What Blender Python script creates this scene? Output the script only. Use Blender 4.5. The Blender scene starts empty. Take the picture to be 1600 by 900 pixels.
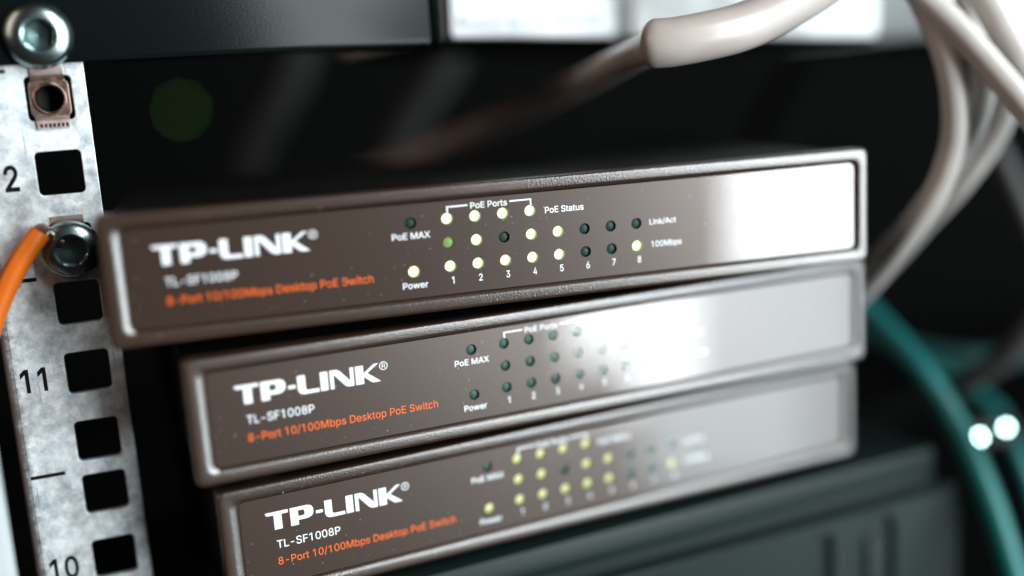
import bpy, bmesh, math, random
from mathutils import Vector, Matrix
from mathutils.geometry import delaunay_2d_cdt
random.seed(7)
S = 0.001                       # everything below is written in millimetres
sc = bpy.context.scene
COL = sc.collection

# ------------------------------------------------------------------ camera
cam_d = bpy.data.cameras.new('camera')
cam = bpy.data.objects.new('camera', cam_d)
COL.objects.link(cam)
PITCH, YAW, ROLL = math.radians(11.028), math.radians(1.767), math.radians(-3.635)
fw = Vector((math.sin(YAW)*math.cos(PITCH), math.cos(YAW)*math.cos(PITCH), -math.sin(PITCH)))
rt = Vector((math.cos(YAW), -math.sin(YAW), 0)); up = rt.cross(fw)
rr = math.cos(ROLL)*rt + math.sin(ROLL)*up
uu = -math.sin(ROLL)*rt + math.cos(ROLL)*up
M = Matrix((rr, uu, -fw)).transposed().to_4x4()
M.translation = Vector((88.634, -235.609, -2.158))*S
cam.matrix_world = M
cam_d.sensor_width = 36.0
cam_d.lens = 36.0*1671.3/1600
cam_d.clip_start = 0.01
cam_d.clip_end = 50
cam_d.dof.use_dof = True
cam_d.dof.focus_distance = 0.2345
cam_d.dof.aperture_fstop = cam_d.lens/18.0      # an 18 mm wide opening
cam_d.dof.aperture_blades = 9
sc.camera = cam
sc.cycles.use_denoising = True

# ------------------------------------------------------------------ light
world = bpy.data.worlds.new('World'); sc.world = world
world.use_nodes = True
bg = world.node_tree.nodes['Background']
bg.inputs[0].default_value = (0.60, 0.50, 0.45, 1)
bg.inputs[1].default_value = 0.03

def area(name, az0, az1, el0, el1, dist, radiance, color):
    """A rectangular lamp seen from the switches: az is measured from -Y towards +X."""
    c = Vector((135, 5, -40))*S
    az, el = math.radians((az0+az1)/2), 0.0
    h0, h1 = dist*math.tan(math.radians(el0)), dist*math.tan(math.radians(el1))
    w = 2*dist*math.tan(math.radians((az1-az0)/2)); h = h1-h0
    d = Vector((math.sin(az), -math.cos(az), 0))
    L = bpy.data.lights.new(name, 'AREA'); L.shape = 'RECTANGLE'; L.size = w; L.size_y = h
    L.energy = radiance*math.pi*w*h; L.color = color
    o = bpy.data.objects.new(name, L); COL.objects.link(o)
    o.location = c + d*dist + Vector((0, 0, (h0+h1)/2))
    o.rotation_euler = (-d).to_track_quat('-Z', 'Y').to_euler()
    return o
area('window_light', 41.3, 43.75, -11.5, 46, 1.5, 27.0, (0.90, 0.97, 1.0))
area('wide_window_light', 44.0, 53.5, -11.5, 46, 1.5, 27.0, (0.90, 0.97, 1.0))
area('lower_window_light', 45.9, 49.6, -16.2, -11.6, 1.5, 25.0, (0.90, 0.97, 1.0))
area('low_pane_light', 49.7, 53.5, -19.5, -11.6, 1.5, 25.0, (0.90, 0.97, 1.0))
area('sheer_curtain_light', 53.6, 64, -24, 34, 1.5, 7.0, (0.80, 0.94, 1.0))
area('curtained_window_light', 64.1, 84, -34, 34, 1.5, 3.6, (0.78, 0.94, 1.0))
area('warm_fill_light', -62, -34, 8, 50, 1.5, 2.0, (1.0, 0.76, 0.62))  # added warm fill, lifts the beige cable tail and the left sides

vs = sc.view_settings
vs.view_transform = 'Standard'; vs.look = 'None'; vs.exposure = 0; vs.gamma = 1
vs.use_curve_mapping = False

# ------------------------------------------------------------------ materials
def mat(name, base, rough=0.5, metal=0.0, spec=0.5, coat=0.0, coat_r=0.03, emit=None, es=0.0, trans=0.0):
    m = bpy.data.materials.new(name); m.use_nodes = True
    b = m.node_tree.nodes['Principled BSDF']
    b.inputs['Base Color'].default_value = (*base, 1)
    b.inputs['Roughness'].default_value = rough
    b.inputs['Metallic'].default_value = metal
    b.inputs['Specular IOR Level'].default_value = spec
    b.inputs['Coat Weight'].default_value = coat
    b.inputs['Coat Roughness'].default_value = coat_r
    b.inputs['Transmission Weight'].default_value = trans
    if emit:
        b.inputs['Emission Color'].default_value = (*emit, 1)
        b.inputs['Emission Strength'].default_value = es
    return m
def nd(m, t, **kw):
    n = m.node_tree.nodes.new(t)
    for k, v in kw.items():
        if k in n.inputs: n.inputs[k].default_value = v
        else: setattr(n, k, v)
    return n
def lk(m, a, ao, b, bi): m.node_tree.links.new(a.outputs[ao], b.inputs[bi])
def bsdf(m): return m.node_tree.nodes['Principled BSDF']
def coords(m): return nd(m, 'ShaderNodeTexCoord')
def bump(m, scale, dist, strength=1.0, detail=3, mapping=None):
    tc = coords(m); n = nd(m, 'ShaderNodeTexNoise', Scale=scale, Detail=detail)
    src = 'Object'
    if mapping:
        mp = nd(m, 'ShaderNodeMapping'); mp.inputs['Scale'].default_value = mapping
        lk(m, tc, src, mp, 'Vector'); lk(m, mp, 'Vector', n, 'Vector')
    else: lk(m, tc, src, n, 'Vector')
    b = nd(m, 'ShaderNodeBump', Strength=strength, Distance=dist)
    lk(m, n, 'Fac', b, 'Height'); lk(m, b, 'Normal', bsdf(m), 'Normal')
    return n
def ramp(m, fac_node, fac_out, stops):
    r = nd(m, 'ShaderNodeValToRGB'); e = r.color_ramp.elements
    while len(e) < len(stops): e.new(0.5)
    for el, (p, c) in zip(e, stops):
        el.position = p; el.color = (*c, 1) if len(c) == 3 else c
    lk(m, fac_node, fac_out, r, 'Fac')
    return r

# textured brown-black plastic of the bezels
m_bezel = mat('bezel_plastic', (0.036, 0.0195, 0.0125), 0.29, spec=0.72)
bsdf(m_bezel).inputs['IOR'].default_value = 1.68
n = bump(m_bezel, 2300, 0.00008, 0.8, 2)
# smooth front overlay: dark film under a clear coat, with dust
m_panel = mat('panel_film', (0.032, 0.0175, 0.0120), 0.35, spec=0.75, coat=1.0, coat_r=0.035)
bsdf(m_panel).inputs['Specular Tint'].default_value = (1.0, 0.90, 0.85, 1)
tc = coords(m_panel)
n1 = nd(m_panel, 'ShaderNodeTexNoise', Scale=38, Detail=5, Roughness=0.65); lk(m_panel, tc, 'Object', n1, 'Vector')
r1 = ramp(m_panel, n1, 'Fac', [(0.52, (0.022,)*3), (0.74, (0.10,)*3)])
lk(m_panel, r1, 'Color', bsdf(m_panel), 'Coat Roughness')
n2 = nd(m_panel, 'ShaderNodeTexVoronoi', Scale=420); lk(m_panel, tc, 'Object', n2, 'Vector')
n3 = nd(m_panel, 'ShaderNodeTexNoise', Scale=55, Detail=4); lk(m_panel, tc, 'Object', n3, 'Vector')
rs = ramp(m_panel, n2, 'Distance', [(0.0, (1, 1, 1)), (0.10, (0, 0, 0))])
rn = ramp(m_panel, n3, 'Fac', [(0.50, (0, 0, 0)), (0.60, (1, 1, 1))])
mu = nd(m_panel, 'ShaderNodeMath', operation='MULTIPLY'); lk(m_panel, rs, 'Color', mu, 0); lk(m_panel, rn, 'Color', mu, 1)
mx = nd(m_panel, 'ShaderNodeMixRGB'); mx.inputs[1].default_value = (0.032, 0.0175, 0.0120, 1); mx.inputs[2].default_value = (0.35, 0.34, 0.33, 1)
lk(m_panel, mu, 'Value', mx, 'Fac'); lk(m_panel, mx, 'Color', bsdf(m_panel), 'Base Color')

m_case = mat('black_case', (0.004, 0.004, 0.004), 0.6, spec=0.12); bump(m_case, 900, 0.00005, 0.6)
m_rubber = mat('rubber', (0.012, 0.012, 0.012), 0.8)
m_white_ink = mat('white_ink', (0.80, 0.82, 0.84), 0.45, coat=1.0, coat_r=0.05)
m_orange_ink = mat('orange_ink', (0.80, 0.12, 0.004), 0.5, coat=0.4, coat_r=0.05)
m_cover = bpy.data.materials.new('clear_film'); m_cover.use_nodes = True
_nt = m_cover.node_tree; _nt.nodes.clear()
_o = _nt.nodes.new('ShaderNodeOutputMaterial'); _mx = _nt.nodes.new('ShaderNodeMixShader'); _tr = _nt.nodes.new('ShaderNodeBsdfTransparent')
_gl = _nt.nodes.new('ShaderNodeBsdfGlossy'); _gl.inputs['Roughness'].default_value = 0.05; _fr = _nt.nodes.new('ShaderNodeFresnel'); _fr.inputs['IOR'].default_value = 1.6
for _a, _b in ((_fr.outputs[0], _mx.inputs[0]), (_tr.outputs[0], _mx.inputs[1]), (_gl.outputs[0], _mx.inputs[2]), (_mx.outputs[0], _o.inputs['Surface'])): _nt.links.new(_a, _b)
m_cup = mat('light_guide', (0.16, 0.30, 0.05), 0.25, spec=0.6)
m_cup_off = mat('dark_light_guide', (0.06, 0.15, 0.125), 0.4, spec=0.6)
m_led_on = mat('lit_lamp', (0.5, 0.55, 0.2), 0.4, emit=(0.95, 0.97, 0.60), es=1.6)
m_led_half = mat('half_lit_lamp', (0.2, 0.35, 0.12), 0.35, emit=(0.30, 0.46, 0.16), es=0.7)
m_led_off = mat('unlit_lamp', (0.06, 0.15, 0.13), 0.5)
m_led_dim = mat('yellow_lit_lamp', (0.4, 0.45, 0.15), 0.4, emit=(0.80, 0.80, 0.48), es=0.8)

# galvanised rail
m_zinc = mat('galvanised_steel', (0.6, 0.64, 0.66), 0.5, metal=0.55)
tc = coords(m_zinc)
v1 = nd(m_zinc, 'ShaderNodeTexVoronoi', Scale=520); lk(m_zinc, tc, 'Object', v1, 'Vector')
nA = nd(m_zinc, 'ShaderNodeTexNoise', Scale=190, Detail=6, Roughness=0.7); lk(m_zinc, tc, 'Object', nA, 'Vector')
nB = nd(m_zinc, 'ShaderNodeTexNoise', Scale=70, Detail=5, Roughness=0.7); lk(m_zinc, tc, 'Object', nB, 'Vector')
ra = ramp(m_zinc, nA, 'Fac', [(0.32, (0.34, 0.38, 0.40)), (0.58, (0.96, 0.99, 1.0))])
rv = nd(m_zinc, 'ShaderNodeSeparateColor'); lk(m_zinc, v1, 'Color', rv, 'Color')
rvv = ramp(m_zinc, rv, 'Red', [(0.0, (0.70, 0.73, 0.75)), (1.0, (1, 1, 1))])
mz = nd(m_zinc, 'ShaderNodeMixRGB', blend_type='MULTIPLY'); mz.inputs[0].default_value = 0.8
lk(m_zinc, ra, 'Color', mz, 1); lk(m_zinc, rvv, 'Color', mz, 2)
rb = ramp(m_zinc, nB, 'Fac', [(0.50, (0, 0, 0)), (0.70, (0.85, 0.85, 0.85))])
md = nd(m_zinc, 'ShaderNodeMixRGB'); md.inputs[2].default_value = (0.24, 0.20, 0.18, 1)
lk(m_zinc, rb, 'Color', md, 'Fac'); lk(m_zinc, mz, 'Color', md, 1)
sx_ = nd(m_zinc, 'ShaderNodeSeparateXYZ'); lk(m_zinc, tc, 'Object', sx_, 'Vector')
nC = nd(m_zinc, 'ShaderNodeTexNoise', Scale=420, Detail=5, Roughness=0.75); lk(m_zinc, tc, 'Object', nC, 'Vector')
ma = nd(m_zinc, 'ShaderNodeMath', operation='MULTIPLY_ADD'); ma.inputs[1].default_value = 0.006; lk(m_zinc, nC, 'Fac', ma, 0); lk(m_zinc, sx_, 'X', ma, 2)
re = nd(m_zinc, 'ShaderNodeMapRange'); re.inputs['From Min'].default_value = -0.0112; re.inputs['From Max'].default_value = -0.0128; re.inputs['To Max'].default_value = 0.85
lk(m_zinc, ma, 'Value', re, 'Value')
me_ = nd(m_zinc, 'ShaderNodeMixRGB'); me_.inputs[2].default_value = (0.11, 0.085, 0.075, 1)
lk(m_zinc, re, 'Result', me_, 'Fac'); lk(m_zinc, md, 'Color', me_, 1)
mp_ = nd(m_zinc, 'ShaderNodeMapping'); mp_.inputs['Scale'].default_value = (1.0, 1.0, 0.035); mp_.inputs['Rotation'].default_value = (0, 0.05, 0); lk(m_zinc, tc, 'Object', mp_, 'Vector')
nS = nd(m_zinc, 'ShaderNodeTexNoise', Scale=1400, Detail=2); lk(m_zinc, mp_, 'Vector', nS, 'Vector')
rS = ramp(m_zinc, nS, 'Fac', [(0.66, (0, 0, 0)), (0.72, (0.55, 0.55, 0.55))])
mS = nd(m_zinc, 'ShaderNodeMixRGB'); mS.inputs[2].default_value = (0.16, 0.15, 0.15, 1)
lk(m_zinc, rS, 'Color', mS, 'Fac'); lk(m_zinc, me_, 'Color', mS, 1); lk(m_zinc, mS, 'Color', bsdf(m_zinc), 'Base Color')
rr_ = ramp(m_zinc, nA, 'Fac', [(0.3, (0.62,)*3), (0.7, (0.40,)*3)]); lk(m_zinc, rr_, 'Color', bsdf(m_zinc), 'Roughness')
bz = nd(m_zinc, 'ShaderNodeBump', Strength=0.5, Distance=0.00004); lk(m_zinc, nA, 'Fac', bz, 'Height'); lk(m_zinc, bz, 'Normal', bsdf(m_zinc), 'Normal')

m_black_ink = mat('black_ink', (0.004, 0.004, 0.004), 0.6, spec=0.1)
def metal(name, base, rough, scale=260, var=0.35, metallic=1.0, dirt=(0.05, 0.04, 0.035)):
    m = mat(name, base, rough, metal=metallic)
    tc = coords(m); n = nd(m, 'ShaderNodeTexNoise', Scale=scale, Detail=6, Roughness=0.7); lk(m, tc, 'Object', n, 'Vector')
    r = ramp(m, n, 'Fac', [(0.36, dirt), (0.56, base)])
    mx = nd(m, 'ShaderNodeMixRGB'); mx.inputs[0].default_value = var; mx.inputs[1].default_value = (*base, 1)
    lk(m, r, 'Color', mx, 2); lk(m, mx, 'Color', bsdf(m), 'Base Color')
    b = nd(m, 'ShaderNodeBump', Strength=0.4, Distance=0.00004); lk(m, n, 'Fac', b, 'Height'); lk(m, b, 'Normal', bsdf(m), 'Normal')
    return m
m_screw = metal('zinc_screw', (0.42, 0.53, 0.53), 0.26)
m_socket = metal('screw_socket', (0.18, 0.29, 0.29), 0.30)
m_bronze = metal('bronzed_steel', (0.40, 0.27, 0.22), 0.36, 420, 0.7)
m_clip = metal('pink_bronze', (0.72, 0.55, 0.50), 0.42, 420, 0.4)
m_hole = mat('thread_dark', (0.01, 0.009, 0.008), 0.6, metal=0.5)
m_plate = mat('black_powder_coat', (0.003, 0.005, 0.005), 0.19, spec=0.09); bump(m_plate, 1300, 0.00003, 0.4)
m_dev = mat('grey_green_case', (0.006, 0.0125, 0.0112), 0.42, spec=0.18); bump(m_dev, 600, 0.00005, 0.5)
m_white = mat('white_case', (0.86, 0.88, 0.88), 0.4)
m_label = mat('grey_label', (0.68, 0.72, 0.75), 0.5)
m_back = mat('dark_back', (0.003, 0.003, 0.003), 0.9, spec=0.05)
m_post = mat('pale_post', (0.42, 0.45, 0.46), 0.5)

def cable_mat(name, base, rough=0.42):
    m = mat(name, base, rough)
    tc = coords(m); n = nd(m, 'ShaderNodeTexNoise', Scale=90, Detail=4); lk(m, tc, 'Object', n, 'Vector')
    r = ramp(m, n, 'Fac', [(0.3, tuple(x*0.8 for x in base)), (0.7, base)]); lk(m, r, 'Color', bsdf(m), 'Base Color')
    return m
m_cgrey = cable_mat('grey_jacket', (0.60, 0.56, 0.53), 0.33)
m_cbeige = cable_mat('beige_jacket', (0.46, 0.40, 0.365), 0.30)
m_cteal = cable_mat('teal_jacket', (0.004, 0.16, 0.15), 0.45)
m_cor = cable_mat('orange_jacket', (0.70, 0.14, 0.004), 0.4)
m_cteal_shaded = cable_mat('shaded_teal_jacket', (0.003, 0.05, 0.048), 0.6)  # darker copy of the teal jacket, shade put into its colour
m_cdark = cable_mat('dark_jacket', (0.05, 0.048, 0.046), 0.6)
m_cblack = cable_mat('black_jacket', (0.026, 0.028, 0.028), 0.8)

# ------------------------------------------------------------------ helpers
def link(name, me, m=None, parent=None, loc=None):
    o = bpy.data.objects.new(name, me); COL.objects.link(o)
    if m is not None and me is not None:
        if len(me.materials) == 0: me.materials.append(m)
        elif me.materials[0] is not m:
            o.material_slots[0].link = 'OBJECT'; o.material_slots[0].material = m
    if parent: o.parent = parent
    if loc is not None: o.location = Vector(loc)*S
    return o
def tag(o, label, cat, group=None):
    o['label'] = label; o['category'] = cat
    if group: o['group'] = group
    return o
def structure(o): o['kind'] = 'structure'; return o
def thing(name, label, cat, loc, rz=0.0, group=None):
    o = bpy.data.objects.new(name, None); COL.objects.link(o)
    o.empty_display_size = 0.01
    o.location = Vector(loc)*S; o.rotation_euler = (0, 0, rz)
    return tag(o, label, cat, group)
def mesh(name, V, F, smooth=False, angle=35):
    me = bpy.data.meshes.new(name)
    me.from_pydata([tuple(Vector(v)*S) for v in V], [], F)
    bm = bmesh.new(); bm.from_mesh(me); bmesh.ops.recalc_face_normals(bm, faces=bm.faces); bm.to_mesh(me); bm.free()
    if smooth:
        me.polygons.foreach_set('use_smooth', [True]*len(me.polygons))
        me.set_sharp_from_angle(angle=math.radians(angle))
    me.update()
    return me
def rrect(x0, x1, z0, z1, r, seg=5):
    out = []
    for cx, cz, a0 in ((x1-r, z1-r, 0), (x0+r, z1-r, 90), (x0+r, z0+r, 180), (x1-r, z0+r, 270)):
        for k in range(seg+1):
            a = math.radians(a0+90*k/seg); out.append((cx+r*math.cos(a), cz+r*math.sin(a)))
    return out
def loft(name, loops, cap0=False, cap1=False, smooth=True, angle=35):
    n = len(loops[0]); V = [p for L in loops for p in L]; F = []
    for i in range(len(loops)-1):
        for k in range(n):
            F.append((i*n+k, i*n+(k+1) % n, (i+1)*n+(k+1) % n, (i+1)*n+k))
    if cap0: F.append(tuple(range(n)))
    if cap1: F.append(tuple(range((len(loops)-1)*n, len(loops)*n)))
    return mesh(name, V, F, smooth, angle)
def bevel_box(name, x0, x1, y0, y1, z0, z1, b=0.6):
    """A box with rounded front and back rims, lofted front to back."""
    L = []
    for ins, y, r in ((b, y0, 1.2), (b*0.3, y0+b*0.3, 1.2), (0, y0+b, 1.2), (0, y1-b, 1.2), (b, y1, 1.2)):
        L.append([(x, y, z) for x, z in rrect(x0+ins, x1-ins, z0+ins, z1-ins, r)])
    return loft(name, L, True, True)
def flat(name, outlines, thick=0.0, y=0.0, bev=0.0):
    """Outlines in (x, z), the first the outer one and the rest holes, filled, as a plate from y to y+thick."""
    cu = bpy.data.curves.new(name, 'CURVE'); cu.dimensions = '2D'; cu.fill_mode = 'BOTH'
    for L in outlines:
        sp = cu.splines.new('POLY'); sp.points.add(len(L)-1)
        for p, (x, z) in zip(sp.points, L): p.co = (x, z, 0, 1)
        sp.use_cyclic_u = True
    cu.extrude = max(thick/2-bev, 0); cu.bevel_depth = bev; cu.bevel_resolution = 1
    if bev: cu.offset = -bev
    me = curve_mesh(cu)
    if thick == 0: cu.fill_mode = 'FRONT'
    for v in me.vertices:
        x, z, d = v.co; v.co = (x*S, (y+thick/2-d)*S, z*S)
    me.update(); me.name = name
    return me
def curve_mesh(cu):
    o = bpy.data.objects.new('tmp', cu); COL.objects.link(o)
    dg = bpy.context.evaluated_depsgraph_get(); dg.update()
    me = bpy.data.meshes.new_from_object(o.evaluated_get(dg))
    bpy.data.objects.remove(o); me.materials.clear()
    return me
GLYPHS = {
 ' ': (188, []),
 '-': (453, ['337,244 337,188 114,188 114,244']),
 '/': (249, ['235,533 71,-76 14,-76 178,533']),
 '0': (453, ['227,-7 199,-5 174,1 151,11 130,24 111,41 95,62 80,86 69,113 60,144 53,178 49,214 48,254 49,294 53,330 60,364 69,395 81,422 95,447 112,467 130,484 151,498 174,508 200,514 227,516 254,514 279,508 302,498 323,484 342,467 358,447 372,422 384,395 393,364 400,330 404,294 405,254 404,214 400,178 393,144 384,113 373,86 359,62 342,41 323,24 302,11 279,1 254,-5', '227,50 245,51 261,56 276,63 290,74 303,87 313,103 323,122 330,144 336,168 340,194 343,223 344,254 343,285 340,314 336,341 330,365 323,387 313,405 303,422 290,435 276,446 261,453 245,458 227,460 209,458 192,453 177,446 163,435 151,422 140,405 131,387 123,365 117,341 113,314 110,285 109,254 110,223 113,194 117,168 123,144 131,122 140,103 151,87 163,74 177,63 192,56 209,51']),
 '1': (453, ['276,509 276,0 212,0 212,448 209,448 86,358 86,427 198,509']),
 '2': (453, ['64,0 64,47 234,229 248,243 261,257 272,270 282,282 291,294 299,305 305,316 311,327 315,337 318,348 320,360 320,371 319,385 317,397 313,408 308,419 301,428 293,436 283,443 273,449 262,454 250,457 237,459 224,460 209,459 196,457 184,453 172,447 162,441 153,433 145,424 139,413 134,402 130,390 128,376 127,362 66,362 67,384 71,405 77,424 86,442 98,459 111,473 126,486 143,496 162,505 182,511 203,514 225,516 247,514 268,511 288,505 306,497 323,486 337,474 350,461 361,445 370,428 376,411 380,392 381,372 380,358 378,345 375,331 371,318 365,304 357,290 347,275 336,259 322,241 306,223 288,202 267,180 153,60 153,57 389,57 389,0']),
 '3': (453, ['218,-7 195,-6 173,-3 152,2 133,10 114,19 98,30 83,43 70,57 60,74 52,91 46,111 44,132 109,132 111,119 115,107 120,97 126,87 134,78 144,71 154,64 165,59 178,55 191,52 204,50 219,50 234,51 248,53 262,56 275,61 287,67 297,74 307,83 315,93 321,104 325,116 328,130 329,145 328,158 326,172 322,184 316,196 308,207 299,217 288,226 275,234 260,240 242,244 223,247 201,248 157,248 157,299 288,448 288,452 70,452 70,509 372,509 372,461 211,278 211,289 239,290 264,288 287,284 308,276 327,265 344,253 359,239 371,222 381,205 387,186 392,166 393,145 392,123 387,103 380,84 370,66 358,50 344,36 327,23 309,12 288,4 266,-2 243,-6']),
 '4': (453, ['40,105 40,158 247,509 311,509 109,166 109,163 413,163 413,105', '282,0 282,121 282,146 282,318 343,318 343,0']),
 '5': (453, ['221,-7 199,-6 178,-2 159,3 140,11 123,21 108,32 94,45 83,60 73,76 66,93 62,111 60,130 122,130 124,119 127,108 132,98 138,89 145,80 154,73 163,66 173,60 184,56 196,52 208,50 221,50 236,51 250,53 264,58 276,64 288,72 298,82 307,92 314,104 320,117 324,131 327,146 328,162 327,178 324,193 320,208 314,221 306,233 297,244 286,254 275,262 262,269 248,273 233,276 218,277 205,276 192,275 180,272 167,268 156,264 145,258 136,252 128,246 67,253 96,509 366,509 366,452 151,452 134,301 136,301 145,308 155,315 166,320 178,325 190,329 203,331 216,333 229,334 247,333 263,330 279,326 294,321 308,314 321,306 334,296 345,285 355,273 364,260 372,246 379,231 384,215 388,199 390,181 391,163 390,139 385,117 379,95 369,76 357,57 343,41 327,27 309,15 289,6 268,-1 245,-5']),
 '6': (453, ['226,-7 203,-5 182,-1 161,5 142,15 125,26 109,40 96,56 84,74 75,94 69,115 65,138 64,162 65,180 68,199 73,219 80,239 89,261 102,285 118,311 137,340 252,509 322,509 151,261 145,261 149,268 154,275 159,281 165,288 172,293 179,299 187,303 196,307 205,310 214,312 224,314 235,314 257,313 278,309 298,303 316,295 332,284 346,271 359,257 370,240 378,221 384,201 388,180 389,157 388,134 384,112 377,92 368,73 356,55 343,39 327,26 310,14 291,5 271,-2 249,-6', '226,48 241,49 254,52 267,56 279,63 289,70 299,79 307,90 314,101 320,114 324,128 327,142 327,157 327,173 324,187 320,201 314,213 307,225 299,235 289,244 279,251 267,258 254,262 241,264 226,265 212,264 198,262 186,258 174,252 163,244 153,235 145,225 138,214 132,201 128,188 126,174 125,158 126,143 128,128 132,114 138,102 145,90 153,79 163,70 174,63 186,56 198,52 212,49']),
 '7': (453, ['97,0 323,448 323,452 62,452 62,509 391,509 391,449 165,0']),
 '8': (453, ['226,-7 201,-6 178,-2 156,3 136,11 117,21 101,33 86,47 74,62 64,78 57,96 53,115 52,135 53,151 55,166 59,181 65,195 72,208 81,220 90,231 101,241 113,249 125,256 139,261 153,265 153,267 135,273 119,282 105,293 93,308 83,324 76,342 72,360 70,380 72,399 75,417 82,434 90,450 101,464 114,477 129,488 146,498 164,506 184,511 204,514 226,516 248,514 269,511 288,506 306,498 323,488 337,477 350,464 361,450 370,434 377,417 380,399 382,380 380,361 376,342 369,324 359,308 347,293 333,282 318,273 300,267 300,265 314,261 327,256 339,249 351,241 362,231 372,220 380,208 387,195 393,181 397,166 400,151 401,135 399,115 395,96 388,78 378,62 366,47 352,33 335,21 317,11 296,3 275,-2 251,-6', '226,49 243,50 258,52 272,55 285,60 296,66 307,74 315,82 323,91 329,102 333,113 336,126 337,139 336,152 333,165 329,177 322,189 314,199 305,208 295,216 283,223 270,228 256,232 242,234 226,235 211,234 196,232 182,228 169,223 157,216 147,208 138,199 130,189 123,177 119,165 116,152 115,139 116,126 119,113 123,102 129,91 136,82 145,74 156,66 167,60 180,55 195,52 210,50', '226,290 239,290 252,292 263,296 274,300 284,306 293,313 300,321 307,330 312,341 316,351 318,363 319,376 318,388 316,399 313,410 308,420 301,429 294,437 285,444 275,449 264,454 252,457 240,459 226,460 213,459 200,457 188,454 177,449 167,444 159,437 151,429 145,420 139,410 136,399 134,388 133,376 134,363 136,351 139,341 145,330 151,321 159,313 168,306 178,300 189,296 201,292 213,290']),
 'A': (480, ['16,0 201,509 276,509 463,0 395,0 287,302 282,317 276,334 270,352 264,372 257,394 250,420 241,447 232,478 245,478 236,447 228,419 220,393 213,371 206,351 201,333 195,317 191,302 85,0', '110,142 110,199 370,199 370,142']),
 'D': (502, ['219,0 96,0 96,57 215,57 244,58 272,63 296,70 318,81 337,94 354,110 368,128 379,149 388,172 394,198 398,226 399,255 398,285 394,312 388,337 379,361 368,381 354,399 338,415 320,428 299,438 275,446 249,450 221,452 93,452 93,509 225,509 261,507 294,501 325,492 353,478 377,461 399,441 418,418 433,391 446,361 455,329 460,293 462,255 460,217 455,181 446,149 433,119 417,92 398,68 376,48 351,31 322,17 291,8 256,2', '125,509 125,0 60,0 60,509']),
 'E': (419, ['60,0 60,509 372,509 372,452 125,452 125,286 355,286 355,229 125,229 125,57 375,57 375,0']),
 'F': (410, ['60,0 60,509 369,509 369,452 125,452 125,278 346,278 346,221 125,221 125,0']),
 'L': (393, ['60,0 60,509 125,509 125,57 361,57 361,0']),
 'M': (628, ['60,0 60,509 152,509 277,187 287,159 299,123 311,84 322,49 307,49 318,83 330,121 342,158 352,187 476,509 568,509 568,0 504,0 504,291 504,327 505,369 506,413 507,457 513,457 509,445 505,433 502,421 498,409 482,363 467,322 456,291 342,0 286,0 170,291 159,321 145,361 129,408 112,457 119,457 120,416 121,372 122,328 122,291 122,0']),
 'P': (445, ['60,0 60,509 235,509 263,507 289,503 312,497 332,487 350,476 366,462 379,447 390,430 398,411 404,391 407,370 409,348 407,325 404,304 398,284 390,265 379,248 366,233 350,219 332,207 312,198 289,191 263,187 235,186 109,186 109,242 233,242 252,243 269,246 284,250 297,256 308,264 318,272 327,282 333,294 338,306 342,319 344,333 344,348 344,362 342,376 338,389 333,402 326,413 318,423 308,431 297,439 284,444 268,449 251,451 232,452 125,452 125,0']),
 'R': (449, ['60,0 60,509 236,509 264,507 290,504 313,497 333,489 351,478 367,465 380,450 390,433 399,415 405,395 408,374 409,352 408,330 405,309 399,290 390,271 380,255 367,240 351,228 333,217 312,209 289,203 264,199 236,198 96,198 96,255 234,255 252,256 269,258 284,262 298,267 309,273 319,281 327,290 334,300 339,312 342,324 344,338 345,352 344,367 342,380 339,393 334,405 327,415 319,425 309,433 298,440 284,445 269,449 252,451 233,452 125,452 125,0', '353,0 230,229 303,229 428,0']),
 'S': (447, ['224,-9 197,-8 172,-4 149,1 128,9 108,19 91,31 76,45 64,60 54,77 46,96 41,115 38,137 104,137 107,123 110,110 116,98 123,88 132,79 142,71 154,64 166,59 180,55 194,52 209,50 224,49 241,50 257,52 272,55 286,60 299,66 311,74 321,82 329,92 336,102 341,114 345,126 346,139 345,151 342,161 338,171 332,179 325,186 316,193 307,199 296,205 284,209 272,214 259,218 245,222 184,239 154,249 128,260 105,274 86,289 71,307 60,326 54,348 52,372 53,393 58,413 65,431 75,448 87,463 102,476 119,488 138,498 158,506 180,511 203,514 227,516 252,514 275,511 296,505 316,498 334,488 351,476 365,463 377,449 387,433 394,415 399,397 401,378 337,378 334,396 326,412 316,426 302,437 286,447 267,453 247,457 225,459 209,458 194,456 180,452 167,448 156,442 145,435 136,427 129,418 123,409 118,398 116,387 115,376 116,363 119,352 124,342 131,334 139,326 148,319 158,313 169,308 180,304 191,300 202,296 212,293 264,279 276,276 287,272 299,268 312,264 324,258 336,252 347,245 359,238 369,229 379,220 387,209 395,198 401,185 405,171 407,155 408,139 407,118 403,99 396,81 386,64 374,48 360,34 343,21 323,11 302,2 278,-4 252,-8']),
 'T': (449, ['32,452 32,509 417,509 417,452 257,452 257,0 193,0 193,452']),
 'X': (474, ['18,0 217,284 217,236 29,509 104,509 178,400 185,389 192,379 198,370 204,361 209,353 214,345 219,337 223,329 228,321 233,312 238,302 243,292 232,292 252,329 257,337 261,345 266,353 272,361 298,400 374,509 446,509 259,239 259,287 456,0 382,0 292,129 268,165 263,173 259,180 254,188 250,195 245,203 241,212 236,221 230,231 244,231 239,222 235,213 230,204 225,196 221,189 216,181 211,174 206,166 182,129 91,0']),
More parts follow.
